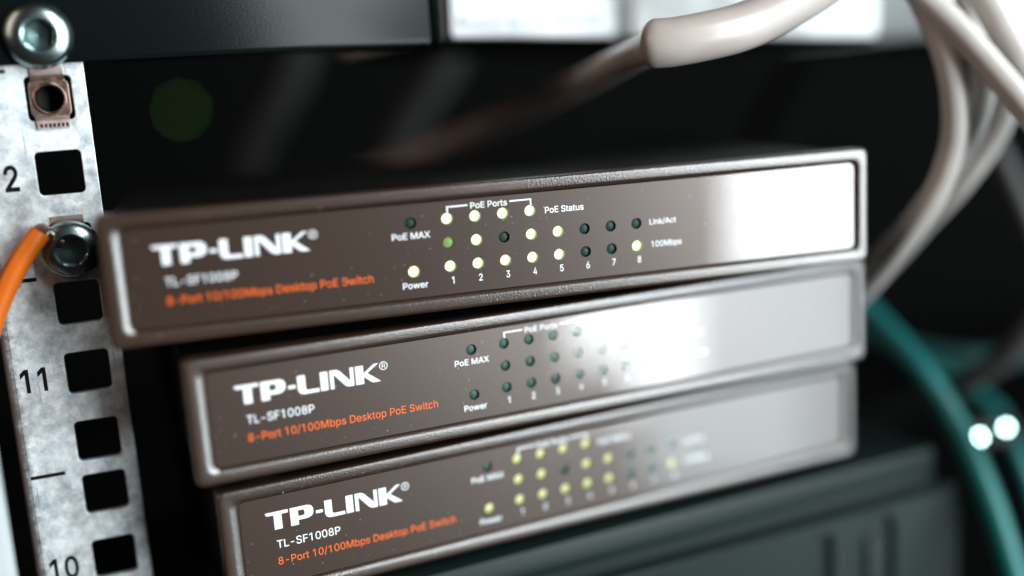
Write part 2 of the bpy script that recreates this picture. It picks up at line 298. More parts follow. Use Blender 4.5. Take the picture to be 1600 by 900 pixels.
 'a': (389, ['160,-9 142,-8 126,-5 110,-1 94,5 80,12 68,22 57,32 48,45 40,58 35,73 31,90 30,108 31,123 34,138 38,150 43,161 50,171 58,179 67,187 78,193 89,199 100,203 112,207 125,211 138,213 152,216 165,218 178,220 234,227 244,228 252,230 259,232 265,235 270,238 273,243 275,248 276,255 276,257 275,268 273,279 271,288 267,297 262,304 256,311 248,317 240,322 230,326 220,329 208,330 196,331 183,330 171,329 159,326 149,322 140,318 132,313 124,307 118,301 112,294 107,288 103,281 100,274 41,291 48,308 57,322 67,335 79,346 91,355 104,364 118,370 133,375 148,379 163,382 179,384 194,384 204,384 215,383 227,382 239,379 251,376 263,372 275,367 286,360 296,353 306,343 315,333 322,320 329,306 333,290 336,272 337,251 337,0 277,0 277,52 272,52 269,45 264,38 258,32 252,25 244,18 236,12 226,6 215,1 203,-3 190,-6 176,-8', '170,45 187,46 202,49 216,53 228,59 239,66 248,74 257,83 263,93 269,104 272,115 275,126 276,138 276,190 273,188 270,186 265,184 259,182 253,180 246,179 239,177 231,176 200,171 175,168 165,166 154,164 144,162 134,159 125,155 117,150 110,145 103,139 98,132 95,124 93,115 92,105 92,95 94,87 98,79 102,72 107,66 114,61 121,56 130,52 139,49 149,47 159,46']),
 'b': (424, ['229,-8 213,-7 198,-5 184,-1 172,4 162,10 153,17 145,24 138,31 132,39 127,46 122,53 118,59 112,59 112,0 53,0 53,509 114,509 114,319 118,319 122,325 127,331 132,338 137,346 144,353 152,360 161,367 171,373 183,378 197,381 212,384 229,384 252,383 274,378 294,371 313,361 330,347 345,332 359,313 370,293 379,270 385,245 389,218 390,189 389,160 385,133 379,108 370,84 359,64 346,45 330,29 313,16 294,5 274,-2 252,-7', '220,47 237,48 253,51 267,57 279,66 291,76 301,88 309,101 316,117 321,133 325,151 327,170 328,189 327,209 325,227 321,245 316,261 309,276 301,290 291,301 280,311 267,319 253,325 237,329 220,330 203,329 188,325 174,320 161,312 150,302 140,291 132,278 125,263 120,247 116,229 113,210 113,189 113,169 116,150 120,132 125,115 132,100 140,86 150,75 162,65 174,57 188,51 204,48']),
 'c': (396, ['207,-8 182,-7 159,-2 137,6 117,16 98,30 82,46 68,64 56,85 46,108 40,133 36,159 34,187 36,216 40,243 46,268 56,291 68,312 82,330 98,346 117,360 137,371 159,378 182,383 207,384 221,384 234,383 247,380 260,377 272,373 284,368 295,362 305,356 315,349 324,341 332,332 340,322 347,312 353,301 358,289 362,277 303,262 301,269 298,276 294,283 290,289 286,295 281,301 276,306 270,311 264,315 257,319 250,322 242,325 234,327 226,329 217,329 207,330 189,329 173,325 158,319 145,310 134,300 124,287 115,274 108,258 103,242 99,224 97,206 96,187 97,169 99,151 103,134 108,117 115,102 124,89 134,76 145,66 158,57 173,51 189,48 207,46 217,47 226,48 234,49 243,52 250,54 258,58 264,62 271,66 277,71 282,76 287,82 292,89 296,95 299,102 302,110 304,117 363,102 359,90 354,78 348,67 341,56 334,46 325,37 316,29 306,21 296,15 285,9 273,4 261,-1 248,-4 235,-6 221,-8']),
 'e': (404, ['212,-8 185,-7 161,-2 138,6 117,16 98,30 82,46 68,64 56,85 46,108 40,132 35,159 34,187 35,215 39,242 46,267 55,290 67,311 81,329 97,346 115,359 135,370 157,378 180,383 205,384 221,384 236,382 251,379 266,374 280,368 294,361 307,351 319,341 331,329 341,315 350,299 357,282 363,263 368,242 370,219 371,194 371,169 75,169 75,221 338,221 310,202 309,220 307,237 303,254 298,269 291,282 283,294 273,305 263,314 250,321 237,326 222,329 205,330 189,329 173,326 159,321 146,313 135,304 125,294 116,282 109,270 103,256 99,241 97,226 96,211 96,178 97,157 100,139 104,122 110,106 118,92 128,80 139,70 151,61 165,55 179,50 195,47 212,46 224,47 234,48 244,50 254,53 263,56 271,61 278,66 285,73 292,80 297,88 302,96 306,105 365,91 360,77 353,63 345,51 335,39 324,29 311,19 298,11 283,4 266,-1 249,-5 231,-7']),
 'h': (410, ['114,227 114,0 53,0 53,509 114,509 114,287 102,287 112,312 124,332 137,349 152,362 169,372 187,379 207,383 227,384 246,383 264,380 280,376 295,369 309,360 321,349 332,336 341,321 348,304 353,285 356,264 357,240 357,0 296,0 296,235 295,256 290,275 283,291 273,304 260,315 246,323 229,328 210,329 197,328 184,326 172,322 161,317 150,311 141,303 133,293 126,283 121,271 117,257 114,243']),
 'i': (167, ['53,0 53,379 114,379 114,0', '84,443 75,444 67,446 60,449 54,455 48,461 44,468 42,475 41,483 42,491 44,499 48,506 54,512 60,517 67,521 75,523 84,524 92,523 100,521 107,517 114,512 119,506 123,499 126,491 126,483 126,475 123,468 119,461 114,455 107,449 100,446 92,444']),
 'k': (381, ['110,137 110,212 121,212 284,379 360,379 184,199 177,199', '53,0 53,509 114,509 114,0', '294,0 148,186 191,229 372,0']),
 'n': (410, ['114,227 114,0 53,0 53,379 112,379 112,287 102,287 112,312 124,332 137,349 152,362 169,372 187,379 207,383 227,384 246,383 264,380 280,376 295,369 309,360 321,349 332,336 341,321 348,304 353,285 356,264 357,240 357,0 296,0 296,235 295,256 290,275 283,291 273,304 260,315 246,323 229,328 210,329 197,328 184,326 172,322 161,317 150,311 141,303 133,293 126,283 121,271 117,257 114,243']),
 'o': (415, ['207,-8 182,-7 159,-2 137,6 117,16 98,30 82,46 68,64 56,85 46,108 40,133 36,159 34,187 36,216 40,243 46,268 56,291 68,312 82,330 98,346 117,360 137,371 159,378 182,383 207,384 233,383 256,378 278,371 299,360 317,346 333,330 347,312 359,291 369,268 376,243 380,216 381,187 380,159 376,133 369,108 359,85 347,64 333,46 317,30 299,16 278,6 256,-2 233,-7', '207,46 226,48 242,51 257,57 270,66 282,76 292,89 300,102 307,117 312,134 316,151 318,169 319,187 318,206 316,224 312,242 307,258 300,274 292,287 282,300 270,310 257,319 242,325 226,329 207,330 189,329 173,325 158,319 145,310 134,300 124,287 115,274 108,258 103,242 99,224 97,206 96,187 97,169 99,151 103,134 108,117 115,102 124,89 134,76 145,66 158,57 173,51 189,48']),
 'p': (424, ['53,-143 53,379 112,379 112,319 118,319 122,325 126,331 131,338 137,346 144,353 152,360 161,367 171,373 183,378 197,381 212,384 229,384 252,383 274,378 294,371 313,361 330,347 345,332 359,313 370,293 379,270 385,245 389,218 390,189 389,160 385,133 379,108 370,84 359,64 346,45 330,29 313,16 294,5 274,-2 252,-7 229,-8 213,-7 198,-5 184,-1 173,4 162,10 153,17 145,24 138,31 132,39 127,46 122,53 118,59 114,59 114,-143', '220,47 237,48 253,51 267,57 279,66 291,76 301,88 309,101 316,117 321,133 325,151 327,170 328,189 327,209 325,227 321,245 316,261 309,276 301,290 291,301 280,311 267,319 253,325 237,329 220,330 203,329 188,325 174,320 161,312 150,302 140,291 132,278 125,263 120,247 116,229 113,210 113,189 113,169 116,150 120,132 125,115 132,100 140,86 150,75 162,65 174,57 188,51 204,48']),
 'r': (259, ['53,0 53,379 112,379 112,321 115,321 122,335 130,347 140,358 152,367 166,375 181,380 196,384 213,385 229,384 243,384 243,322 230,324 224,325 219,325 213,326 207,326 194,325 182,323 170,319 159,315 149,309 140,301 132,293 126,284 121,273 117,262 114,250 114,237 114,0']),
 's': (365, ['182,-8 163,-7 145,-5 128,-2 112,3 98,10 84,18 72,27 62,38 53,50 45,63 40,78 36,94 94,107 99,92 105,79 114,69 124,60 136,54 150,49 165,46 181,45 200,46 217,50 232,55 244,62 255,71 262,81 267,91 268,103 267,112 265,121 260,129 254,136 246,142 237,147 225,151 212,155 149,170 125,177 104,186 87,196 72,208 61,222 53,237 48,255 47,274 48,290 51,305 57,319 65,332 75,343 87,354 100,363 115,370 131,377 149,381 167,384 187,384 206,384 223,381 239,378 254,372 267,366 279,358 290,349 299,339 307,328 314,316 319,303 324,290 268,277 264,288 258,298 251,307 243,316 232,323 219,328 205,331 187,333 171,332 156,329 143,324 131,317 121,308 114,299 110,289 109,277 110,267 112,258 117,250 124,243 133,237 144,232 157,227 172,223 229,209 254,202 275,194 292,183 306,171 317,158 325,142 330,125 331,107 330,90 326,75 321,61 312,47 302,35 290,24 276,15 260,6 242,0 223,-5 203,-7']),
 't': (227, ['204,379 204,327 6,327 6,379', '65,471 126,471 126,98 127,86 128,76 132,68 136,61 142,56 150,53 159,51 170,50 185,51 202,54 213,2 208,0 203,-1 198,-2 192,-3 186,-3 180,-4 174,-4 168,-4 145,-3 125,2 107,10 92,21 80,35 72,52 67,71 65,93']),
 'u': (410, ['182,-5 164,-4 146,-1 130,4 115,11 101,20 89,31 78,44 69,59 62,76 57,95 54,116 53,139 53,379 114,379 114,144 115,123 119,105 127,89 137,75 150,64 164,56 181,52 200,50 213,51 226,53 238,57 249,62 259,69 268,77 276,86 283,97 289,109 293,122 295,137 296,153 296,379 357,379 357,0 298,0 298,92 307,92 297,67 286,47 272,30 257,17 240,7 222,0 203,-4']),
 'w': (567, ['138,0 23,379 87,379 133,214 138,196 143,177 149,157 154,137 159,115 165,91 170,67 175,41 165,41 170,66 175,90 180,113 186,135 191,156 196,176 201,195 206,214 252,379 316,379 362,214 366,196 371,176 376,157 382,136 387,114 392,91 397,67 402,41 391,41 397,66 402,90 408,113 413,135 418,156 423,176 429,195 434,214 480,379 545,379 429,0 368,0 319,172 305,225 301,239 297,252 294,266 291,280 277,338 291,338 277,280 263,225 259,211 255,198 252,185 248,172 199,0']),
}
def glyph_fill(outs, bold):
    """Triangles of one letter: contours pushed out by bold, filled by the non-zero winding rule."""
    cont = []
    for L in outs:
        P = [Vector(tuple(int(v) for v in q.split(','))) for q in L.split()]
        n = len(P); Q = []
        for k in range(n):
            a, b = (P[k]-P[k-1]).normalized(), (P[(k+1) % n]-P[k]).normalized()
            na, nb = Vector((-a.y, a.x)), Vector((-b.y, b.x))
            m = (na+nb); m = m/max(m.length_squared/2, 0.35) if m.length > 1e-4 else na
            Q.append(P[k]+m*bold)
        cont.append(Q)
    V = [v for Q in cont for v in Q]; E = []; k0 = 0
    for Q in cont:
        E += [(k0+k, k0+(k+1) % len(Q)) for k in range(len(Q))]; k0 += len(Q)
    vo, _, fo, *_r = delaunay_2d_cdt(V, E, [], 0, 1e-6)
    def wind(p):
        w = 0
        for Q in cont:
            for k in range(len(Q)):
                a, b = Q[k-1], Q[k]
                if a.y <= p.y < b.y and (b.x-a.x)*(p.y-a.y)-(p.x-a.x)*(b.y-a.y) > 0: w += 1
                elif b.y <= p.y < a.y and (b.x-a.x)*(p.y-a.y)-(p.x-a.x)*(b.y-a.y) < 0: w -= 1
        return w
    F = [f for f in fo if wind((vo[f[0]]+vo[f[1]]+vo[f[2]])/3)]
    return vo, F
GC = {}
def text(name, body, x0, x1, zc, h=None, y=0.0, bold=0.0):
    """Lettering from x0 to x1, h high (all its extent), middle height zc, facing -Y."""
    V, F, pen = [], [], 0
    for ch in body:
        adv, outs = GLYPHS[ch]
        if (ch, bold) not in GC: GC[(ch, bold)] = glyph_fill(outs, bold*100) if outs else ([], [])
        vo, fo = GC[(ch, bold)]
        n0 = len(V); V += [(v.x+pen, v.y) for v in vo]; F += [tuple(n0+q for q in f) for f in fo]
        pen += adv
    used = {q for f in F for q in f}
    xs = [V[q][0] for q in used]; ys = [V[q][1] for q in used]
    ax, bx, ay, by = min(xs), max(xs), min(ys), max(ys)
    sx = (x1-x0)/(bx-ax); sz = h/(by-ay) if h else sx
    me = bpy.data.meshes.new(name)
    me.from_pydata([((x0+(a-ax)*sx)*S, y*S, (zc+(b-(ay+by)/2)*sz)*S) for a, b in V], [], F)
    me.update()
    return me
def tube(name, P, r, seg=14, sub=7, caps=True):
    P = [Vector(p) for p in P]; Q = []
    for i in range(len(P)-1):
        a, b = P[max(i-1, 0)], P[i]; c, d = P[i+1], P[min(i+2, len(P)-1)]
        for k in range(sub):
            t = k/sub
            Q.append(0.5*((2*b)+(c-a)*t+(2*a-5*b+4*c-d)*t*t+(3*b-a-3*c+d)*t**3))
    Q.append(P[-1])
    rad = r if callable(r) else (lambda t: r)
    nrm = None; loops = []
    for i, q in enumerate(Q):
        t = (Q[min(i+1, len(Q)-1)]-Q[max(i-1, 0)]).normalized()
        if nrm is None: nrm = t.orthogonal().normalized()
        nrm = (nrm-t*nrm.dot(t)).normalized(); bn = t.cross(nrm)
        R = rad(i/(len(Q)-1))
        loops.append([tuple(q+R*(math.cos(2*math.pi*k/seg)*nrm+math.sin(2*math.pi*k/seg)*bn)) for k in range(seg)])
    return loft(name, loops, caps, caps, True, 60)
def circle(cx, cz, r, n=20): return [(cx+r*math.cos(2*math.pi*k/n), cz+r*math.sin(2*math.pi*k/n)) for k in range(n)]
def box(name, x0, x1, y0, y1, z0, z1):
    V = [(x, y, z) for x in (x0, x1) for y in (y0, y1) for z in (z0, z1)]
    return mesh(name, V, [(0, 1, 3, 2), (4, 6, 7, 5), (0, 4, 5, 1), (2, 3, 7, 6), (0, 2, 6, 4), (1, 5, 7, 3)])

RACK = math.radians(19)
rc, rs_ = math.cos(RACK), math.sin(RACK)
def rk(s, d, z): return (s*rc-d*rs_, s*rs_+d*rc, z)

# ------------------------------------------------------------------ setting
structure(link('back_panel', box('back_panel', -700, 900, 1000, 1010, -500, 400), m_back))
structure(link('cabinet_side', box('cabinet_side', -420, -410, -50, 1000, -500, 400), m_back))
structure(link('cabinet_floor', box('cabinet_floor', -420, 900, 80, 1000, -330, -320), m_back))

# ------------------------------------------------------------------ rack rail
rail = thing('rack_rail', 'galvanised steel rack rail with square holes and printed unit numbers', 'rail', rk(0, 0, -175), RACK)
ZB = 175.0
HOLES = [31.75+12.7+15.875-15.875, 28.575, 12.7, 0, -15.875, -31.75, -44.45, -60.325, -76.2, -88.9, -104.775, -120.65, -133.35]
HOLES = [28.575, 12.7, 0, -15.875, -31.75, -44.45, -60.325, -76.2, -88.9, -104.775, -120.65, -133.35, -149.2]
outl = [[(-15.2, 0), (7.6, 0), (7.6, 225), (-15.2, 225)]]
for z in HOLES:
    outl.append(rrect(-4.65, 4.65, ZB+z-4.65, ZB+z+4.65, 1.0, 4)[::-1])
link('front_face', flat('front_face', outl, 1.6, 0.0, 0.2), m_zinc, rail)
fl = []
for k in range(7):      # the folded edge and the flange going back
    a = math.radians(15*k); fl.append((-15.2-1.8*math.sin(a), 1.8-1.8*math.cos(a)))
fl = fl + [(-17.0, 30), (-15.4, 30), (-15.4, 1.6)]
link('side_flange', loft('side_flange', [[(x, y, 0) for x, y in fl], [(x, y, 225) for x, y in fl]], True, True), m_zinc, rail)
def rail_print(name, me): return link(name, me, m_black_ink, rail)
rail_print('unit_number', text('unit_number', '12', -14.5, -8.3, ZB-16.3, 5.7, -0.03, 0.20))
rail_print('unit_number', text('unit_number', '11', -14.0, -8.7, ZB-60.7, 5.4, -0.03, 0.20))
rail_print('unit_number', text('unit_number', '10', -14.0, -7.9, ZB-105.3, 5.5, -0.03, 0.20))
for z in (6.0, -38.4, -82.85, -127.2):
    rail_print('unit_mark', flat('unit_mark', [[(-15.0, ZB+z-0.42), (-7.8, ZB+z-0.42), (-7.8, ZB+z+0.42), (-15.0, ZB+z+0.42)]], 0, -0.03))

# ------------------------------------------------------------------ cage nut and screws
def hexr(a, rad):
    a = (a+math.pi/6) % (math.pi/3)-math.pi/6
    return rad/math.cos(a)
def lathe_screw(R, hgt, hx):
    n = 60; L = []
    def ring(r, y, f=None):
        pts = []
        for k in range(n):
            a = 2*math.pi*k/n; q = f(a+0.2, r) if f else r
            pts.append((q*math.cos(a), y, q*math.sin(a)))
        return pts
    L.append(ring(R*0.97, 0)); L.append(ring(R, -0.25)); L.append(ring(R, -0.7)); L.append(ring(R*0.97, -1.0))
    for t in (0.2, 0.4, 0.6, 0.8, 1.0):
        a = t*math.radians(62)
        L.append(ring(R*(0.97-0.42*(1-math.cos(a))/(1-math.cos(math.radians(62)))), -1.0-(hgt-1.0)*math.sin(a)/math.sin(math.radians(62))))
    L.append(ring(hx*1.26, -hgt-0.02)); L.append(ring(hx*1.17, -hgt+0.04))
    sock = [ring(hx, -hgt+0.2, hexr), ring(hx*0.99, -hgt+0.5, hexr), ring(hx*0.96, -hgt+1.9, hexr), ring(hx*0.6, -hgt+2.0), ring(0.05, -hgt+2.4)]
    head = loft('head', L, True, False, True, 30)
    so = loft('socket', [L[-1]]+sock, False, True, True, 30)
    return head, so
def screw(label, s, z, d, R, hgt, hx, rot=0.0):
    t = thing('socket_screw', label, 'screw', rk(s, d, z), RACK, 'socket screws on the rail')
    h, so = lathe_screw(R, hgt, hx)
    a = link('head', h, m_screw, t); b = link('socket', so, m_socket, t)
    b.rotation_euler = a.rotation_euler = (0, rot, 0)
    # threaded shank going into the rail
    sh = [[(r*math.cos(2*math.pi*k/20), y, r*math.sin(2*math.pi*k/20)) for k in range(20)] for r, y in ((2.9, 0.0), (2.9, 14), (2.0, 15))]
    link('shank', loft('shank', sh, True, True), m_screw, t)
    return t
screw('large domed hex socket screw fixing the black panel at the top', -0.35, 12.9, -1.6, 6.9, 3.0, 2.8)
screw('domed hex socket screw beside the top network switch, holding the orange wire', 0.1, -32.4, -2.2, 6.3, 2.8, 2.9, 0.5)

def cage_nut(label, z, group='cage nuts in the rail'):
    t = thing('cage_nut', label, 'nut', rk(0, 0, z), RACK, group)
    body = rrect(-4.0, 4.3, -4.2, 4.1, 1.6, 5)
    link('nut_body', flat('nut_body', [body, circle(0, -0.1, 2.95, 32)[::-1]], 5.0, 0.5, 0.35), m_bronze, t)
    rim = []
    for r, y in ((3.5, 0.55), (3.45, 0.15), (3.15, -0.05), (2.85, 0.25), (2.7, 1.2), (2.55, 5.4)):
        rim.append([(r*math.cos(2*math.pi*k/40), y, -0.1+r*math.sin(2*math.pi*k/40)) for k in range(40)])
    link('thread_collar', loft('thread_collar', rim, False, False), m_bronze, t)
    link('bolt_hole', loft('bolt_hole', [[(2.6*math.cos(2*math.pi*k/24), y, -0.1+2.6*math.sin(2*math.pi*k/24)) for k in range(24)] for y in (0.9, 6)], False, True), m_hole, t)
    for sgn in (1, -1):
        # spring arm: from the nut out over the edge of the hole, lying on the rail face
        prof = [(3.4, 1.0), (4.0, 0.3), (4.4, -0.35), (5.0, -0.62), (6.6, -0.62)] if sgn > 0 else [(3.6, 0.6), (4.3, -0.2), (4.9, -0.55), (6.4, -0.6)]
        w0, w1 = (3.5, 3.2)
        V = []; F = []
        for i, (q, y) in enumerate(prof):
            w = w0+(w1-w0)*i/(len(prof)-1)
            for dx, dy in ((-w, 0), (w, 0), (w, 0.5), (-w, 0.5)): V.append((dx+0.1, y+dy-0.05, sgn*q))
        loops = [V[i*4:i*4+4] for i in range(len(prof))]
        link('spring_arm', loft('spring_arm', loops, True, True, True, 40), m_clip, t)
        if sgn < 0:
            for k in range(7):
                x = -2.5+k*0.85
                link('stamped_notch', box('stamped_notch', x, x+0.5, -0.7, -0.5, -6.1, -5.3), m_hole, t)
    return t
cage_nut('bronze cage nut with empty threaded hole in the uppermost visible rail hole', 0)
cage_nut('cage nut behind the orange wire screw, pink clip edge above it', -31.75)

# orange wire with its crimp lug under the lower screw
w = thing('orange_wire', 'orange insulated wire curving down from the lower rail screw', 'wire', rk(0, -1, -32.4))
o0 = Vector(rk(0, -1, -32.4))
def rel(P, o): return [tuple(Vector(p)-o) for p in P]
OR = [rk(-5.3, -6.0, -27.7), rk(-6.9, -6.4, -29.5), rk(-9.1, -6.5, -32.1), rk(-11.5, -6.5, -35.5), rk(-14.2, -6.5, -40.0), rk(-17.0, -6.5, -45.5), rk(-19.8, -6.5, -52.5), rk(-23, -6.5, -63), rk(-28, -7, -85)]
link('insulation', tube('insulation', rel(OR, o0), 2.2, 20), m_cor, w)
link('ring_lug', tube('ring_lug', rel([rk(-1.5, -2.4, -30.6), rk(-3.6, -3.2, -29.2), rk(-4.9, -5.2, -27.6), rk(-5.6, -6.1, -28.0)], o0), lambda t: 1.4+0.5*t, 12), m_bronze, w)

# ------------------------------------------------------------------ network switches
W, H, GAP = 172.09, 27.0, 3.175
ZF = H+GAP                      # the feet stand on local z = 0, the top is at ZF
IN = 3.28
def rloop(ins, y, r, left=0.0): return [(x, y, z) for x, z in rrect(ins+left, W-ins, GAP+ins, ZF-ins, max(r, 0.2), 5)]
bez = [(0.8, 6.2, 1.2), (0.25, 5.2, 1.3), (0, 4.6, 1.4), (0, 3.0, 1.4), (0.0, 1.0, 1.4), (0.1, 0.45, 1.4), (0.3, 0.16, 1.4), (0.6, 0.03, 1.5), (0.9, 0.0, 1.6),
       (2.2, 0.0, 1.9, 0.1), (2.4, 0.06, 1.9, 0.25), (2.6, 0.2, 1.8, 0.5), (2.85, 0.40, 1.7, 0.75), (3.05, 0.62, 1.6, 0.95), (3.2, 0.85, 1.5, 1.0), (3.26, 1.3, 1.4, 1.0), (3.3, 5.0, 1.3, 1.0)]
me_bezel = loft('bezel', [rloop(*b) for b in bez], False, False, True, 50)
COLS = [69.98+6.175*k for k in range(8)]
ROWS = [-7.25, -12.42, -17.55]
LEDS = [('max', 62.05, -7.45), ('power', 61.98, -17.9)] + [(f'r{r}c{c_}', COLS[c_], ROWS[r]) for r in range(3) for c_ in range(8) if not (r == 0 and c_ > 3)]
LR = 1.24
holes = [circle(u, ZF+w_, LR, 20)[::-1] for _, u, w_ in LEDS]
me_panel = flat('front_panel', [rrect(IN+1.1, W-IN-0.12, GAP+IN+0.12, ZF-IN-0.12, 1.3, 5)]+holes, 0.3, 1.0)
me_body = bevel_box('housing', 1.2, W-1.2, 5.4, 98.0, GAP+0.8, ZF-1.0, 0.8)
me_cup = loft('indicator_light', [[(r*math.cos(2*math.pi*k/20), y, r*math.sin(2*math.pi*k/20)) for k in range(20)] for r, y in ((LR+0.25, 1.35), (LR-0.02, 1.32), (LR-0.06, 2.4), (LR+0.2, 2.5))], False, False, True, 40)
dome = [[(r*math.cos(2*math.pi*k/20), y, r*math.sin(2*math.pi*k/20)) for k in range(20)] for r, y in ((LR-0.07, 2.0), (LR*0.85, 1.73), (LR*0.6, 1.56), (LR*0.3, 1.48), (0.03, 1.46))]
me_lens = loft('lens', dome, False, True, True, 60)
me_cover = flat('clear_window', [circle(0, 0, LR-0.01, 20)], 0, 0.98)
me_foot = loft('rubber_foot', [[(r*math.cos(2*math.pi*k/20), r*math.sin(2*math.pi*k/20), z) for k in range(20)] for r, z in ((3.6, 0), (4.0, 0.3), (4.2, GAP+0.9))], True, True)
Y = 0.94                        # printing lies on the film
LOGO = [
 [[(9.75, -6.98), (14.65, -6.98), (14.65, -7.72), (13.22, -7.72), (13.22, -11.05), (11.5, -11.05), (11.5, -7.82), (11.3, -7.7), (10.2, -7.7), (9.85, -7.5)]],
 [[(15.08, -6.98), (18.9, -6.98), (19.75, -7.25), (20.2, -7.9), (20.2, -9.0), (19.8, -9.65), (18.9, -10.0), (16.82, -10.0), (16.82, -11.05), (15.08, -11.05)],
  [(16.85, -9.12), (17.95, -9.12), (18.25, -8.85), (18.25, -8.1), (17.95, -7.82), (16.85, -7.82)]],
 [[(20.75, -8.75), (22.3, -8.75), (22.3, -9.45), (20.75, -9.45)]],
 [[(22.75, -6.98), (24.42, -6.98), (24.42, -9.9), (24.7, -10.28), (27.25, -10.28), (27.25, -11.05), (23.9, -11.05), (23.1, -10.72), (22.75, -10.0)]],
 [[(27.6, -6.98), (29.22, -6.98), (29.22, -11.05), (27.6, -11.05)]],
 [[(29.68, -6.98), (31.15, -6.98), (31.85, -7.35), (34.05, -9.85), (34.05, -6.98), (34.85, -6.98), (34.85, -11.05), (33.5, -11.05), (32.85, -10.65), (30.5, -7.9), (30.5, -11.05), (29.68, -11.05)]],
 [[(35.25, -6.98), (37.02, -6.98), (37.02, -8.75), (39.3, -7.05), (39.7, -6.98), (40.45, -6.98), (37.85, -8.8), (40.75, -11.05), (39.1, -11.05), (38.7, -10.9), (37.02, -9.5), (37.02, -11.05), (35.25, -11.05)]],
]
up_ = lambda L: [(u, ZF+w_) for u, w_ in L]
PRINT = []
for g in LOGO: PRINT.append(('logo_letter', flat('logo_letter', [up_(x) for x in g], 0, Y), m_white_ink))
PRINT.append(('registered_mark', flat('registered_mark', [circle(41.55, ZF-7.75, 0.95, 28), circle(41.55, ZF-7.75, 0.78, 28)[::-1]], 0, Y), m_white_ink))
PRINT.append(('registered_mark', text('registered_letter', 'R', 41.18, 41.98, ZF-7.75, 1.0, Y), m_white_ink))
PRINT.append(('model_lettering', text('model_lettering', 'TL-SF1008P', 11.6, 25.75, ZF-14.5, 1.85, Y, 0.05), m_white_ink))
PRINT.append(('description_lettering', text('description_lettering', '8-Port 10/100Mbps Desktop PoE Switch', 11.5, 53.2, ZF-18.55, 2.25, Y, 0.03), m_orange_ink))
for nm, bd, a, b, wc, h in (('port_label', 'PoE Ports', 75.24, 83.4, -4.92, 1.35), ('status_label', 'PoE Status', 91.86, 100.83, -7.45, 1.45), ('limit_label', 'PoE MAX', 57.86, 66.1, -10.15, 1.4),
                            ('power_label', 'Power', 59.35, 64.85, -20.8, 1.4), ('link_label', 'Link/Act', 116.33, 122.8, -12.45, 1.5), ('speed_label', '100Mbps', 116.56, 124.0, -17.65, 1.7)):
    PRINT.append((nm, text(nm, bd, a, b, ZF+wc, h, Y, 0.12), m_white_ink))
for k in range(8):
    wd = 0.85 if k else 0.55
    cx = COLS[k]+0.35
    PRINT.append(('port_digit', text('port_digit', str(k+1), cx-wd/2, cx+wd/2, ZF-20.6, 1.55, Y, 0.1), m_white_ink))
for L in ([(69.95, -5.95), (70.3, -5.95), (70.3, -4.9), (74.65, -4.9), (74.65, -4.58), (69.95, -4.58)], [(83.96, -4.58), (88.9, -4.58), (88.9, -5.95), (88.55, -5.95), (88.55, -4.9), (83.96, -4.9)]):
    PRINT.append(('bracket_line', flat('bracket_line', [up_(L)], 0, Y), m_white_ink))

m_dust = mat('dust', (0.50, 0.48, 0.46), 0.9)
def dust(seed):
    R = random.Random(seed); V = []; F = []
    for k in range(260):
        if k < 150: u, z, y = R.uniform(6, W-5), R.uniform(GAP+4.5, ZF-4.5), 0.93
        elif k < 205: u, z, y = R.uniform(3, W-3), R.uniform(ZF-2.9, ZF-1.0), -0.02
        else: u, z, y = R.uniform(3, W-3), R.uniform(GAP+1.0, GAP+2.9), -0.02
        r = 0.03+0.10*R.random()**4; a = R.uniform(0, 6.28); n0 = len(V)
        for q in range(4): V.append((u+r*(1+0.8*R.random())*math.cos(a+q*1.57), y, z+r*math.sin(a+q*1.57)))
        V.append((u, y-r*0.6, z)); F += [(n0+q, n0+(q+1) % 4, n0+4) for q in range(4)]
    return mesh('dust', V, F)
def network_switch(label, q, i, on, half=(), lit=m_led_on):
    x, y, a = q
    t = thing('network_switch', label, 'network switch', (x, y, -23.188-(i+1)*(H+GAP)), math.radians(a), 'stacked network switches')
    link('housing', me_body, m_case, t)
    link('bezel', me_bezel, m_bezel, t)
    p = link('front_panel', me_panel, m_panel, t)
    for nm, me, m in PRINT: link(nm, me, m, p)
    for nm, u, w_ in LEDS:
        s = 'on' if nm in on else 'half' if nm in half else 'off'
        c = link('indicator_light', me_cup, {'on': m_cup, 'half': m_cup_off, 'off': m_cup_off}[s], t, (u, 0, ZF+w_))
        link('lens', me_lens, {'on': lit, 'half': m_led_half, 'off': m_led_off}[s], c)
        link('clear_window', me_cover, m_cover, c)
    for fx, fy in ((14, 18), (W-14, 18), (14, 86), (W-14, 86)):
        link('rubber_foot', me_foot, m_rubber, t, (fx, fy, 0))
    d_ = link('dust', dust(i+3), m_dust, t); d_['kind'] = 'stuff'
    return t
r0 = {f'r0c{k}' for k in range(4)}
on_top = r0 | {'power', 'r1c1', 'r1c3', 'r1c4', 'r2c0', 'r2c1', 'r2c2', 'r2c3', 'r2c4', 'r2c7'}
on_bot = r0 | {'power', 'r1c0', 'r1c1', 'r1c3', 'r1c4', 'r2c0', 'r2c1', 'r2c2', 'r2c3', 'r2c4', 'r2c7'}
network_switch('top network switch of the stack, bright window glare on its right end', (14.948, -26.066, 13.554), 0, on_top, {'r1c0'})
network_switch('middle network switch of the stack with all its lights off', (28.229, -26.319, 20.818), 1, set())
network_switch('bottom network switch of the stack, lit yellow lights, standing on grey-green device', (30.567, -21.289, 22.437), 2, on_bot, lit=m_led_dim)

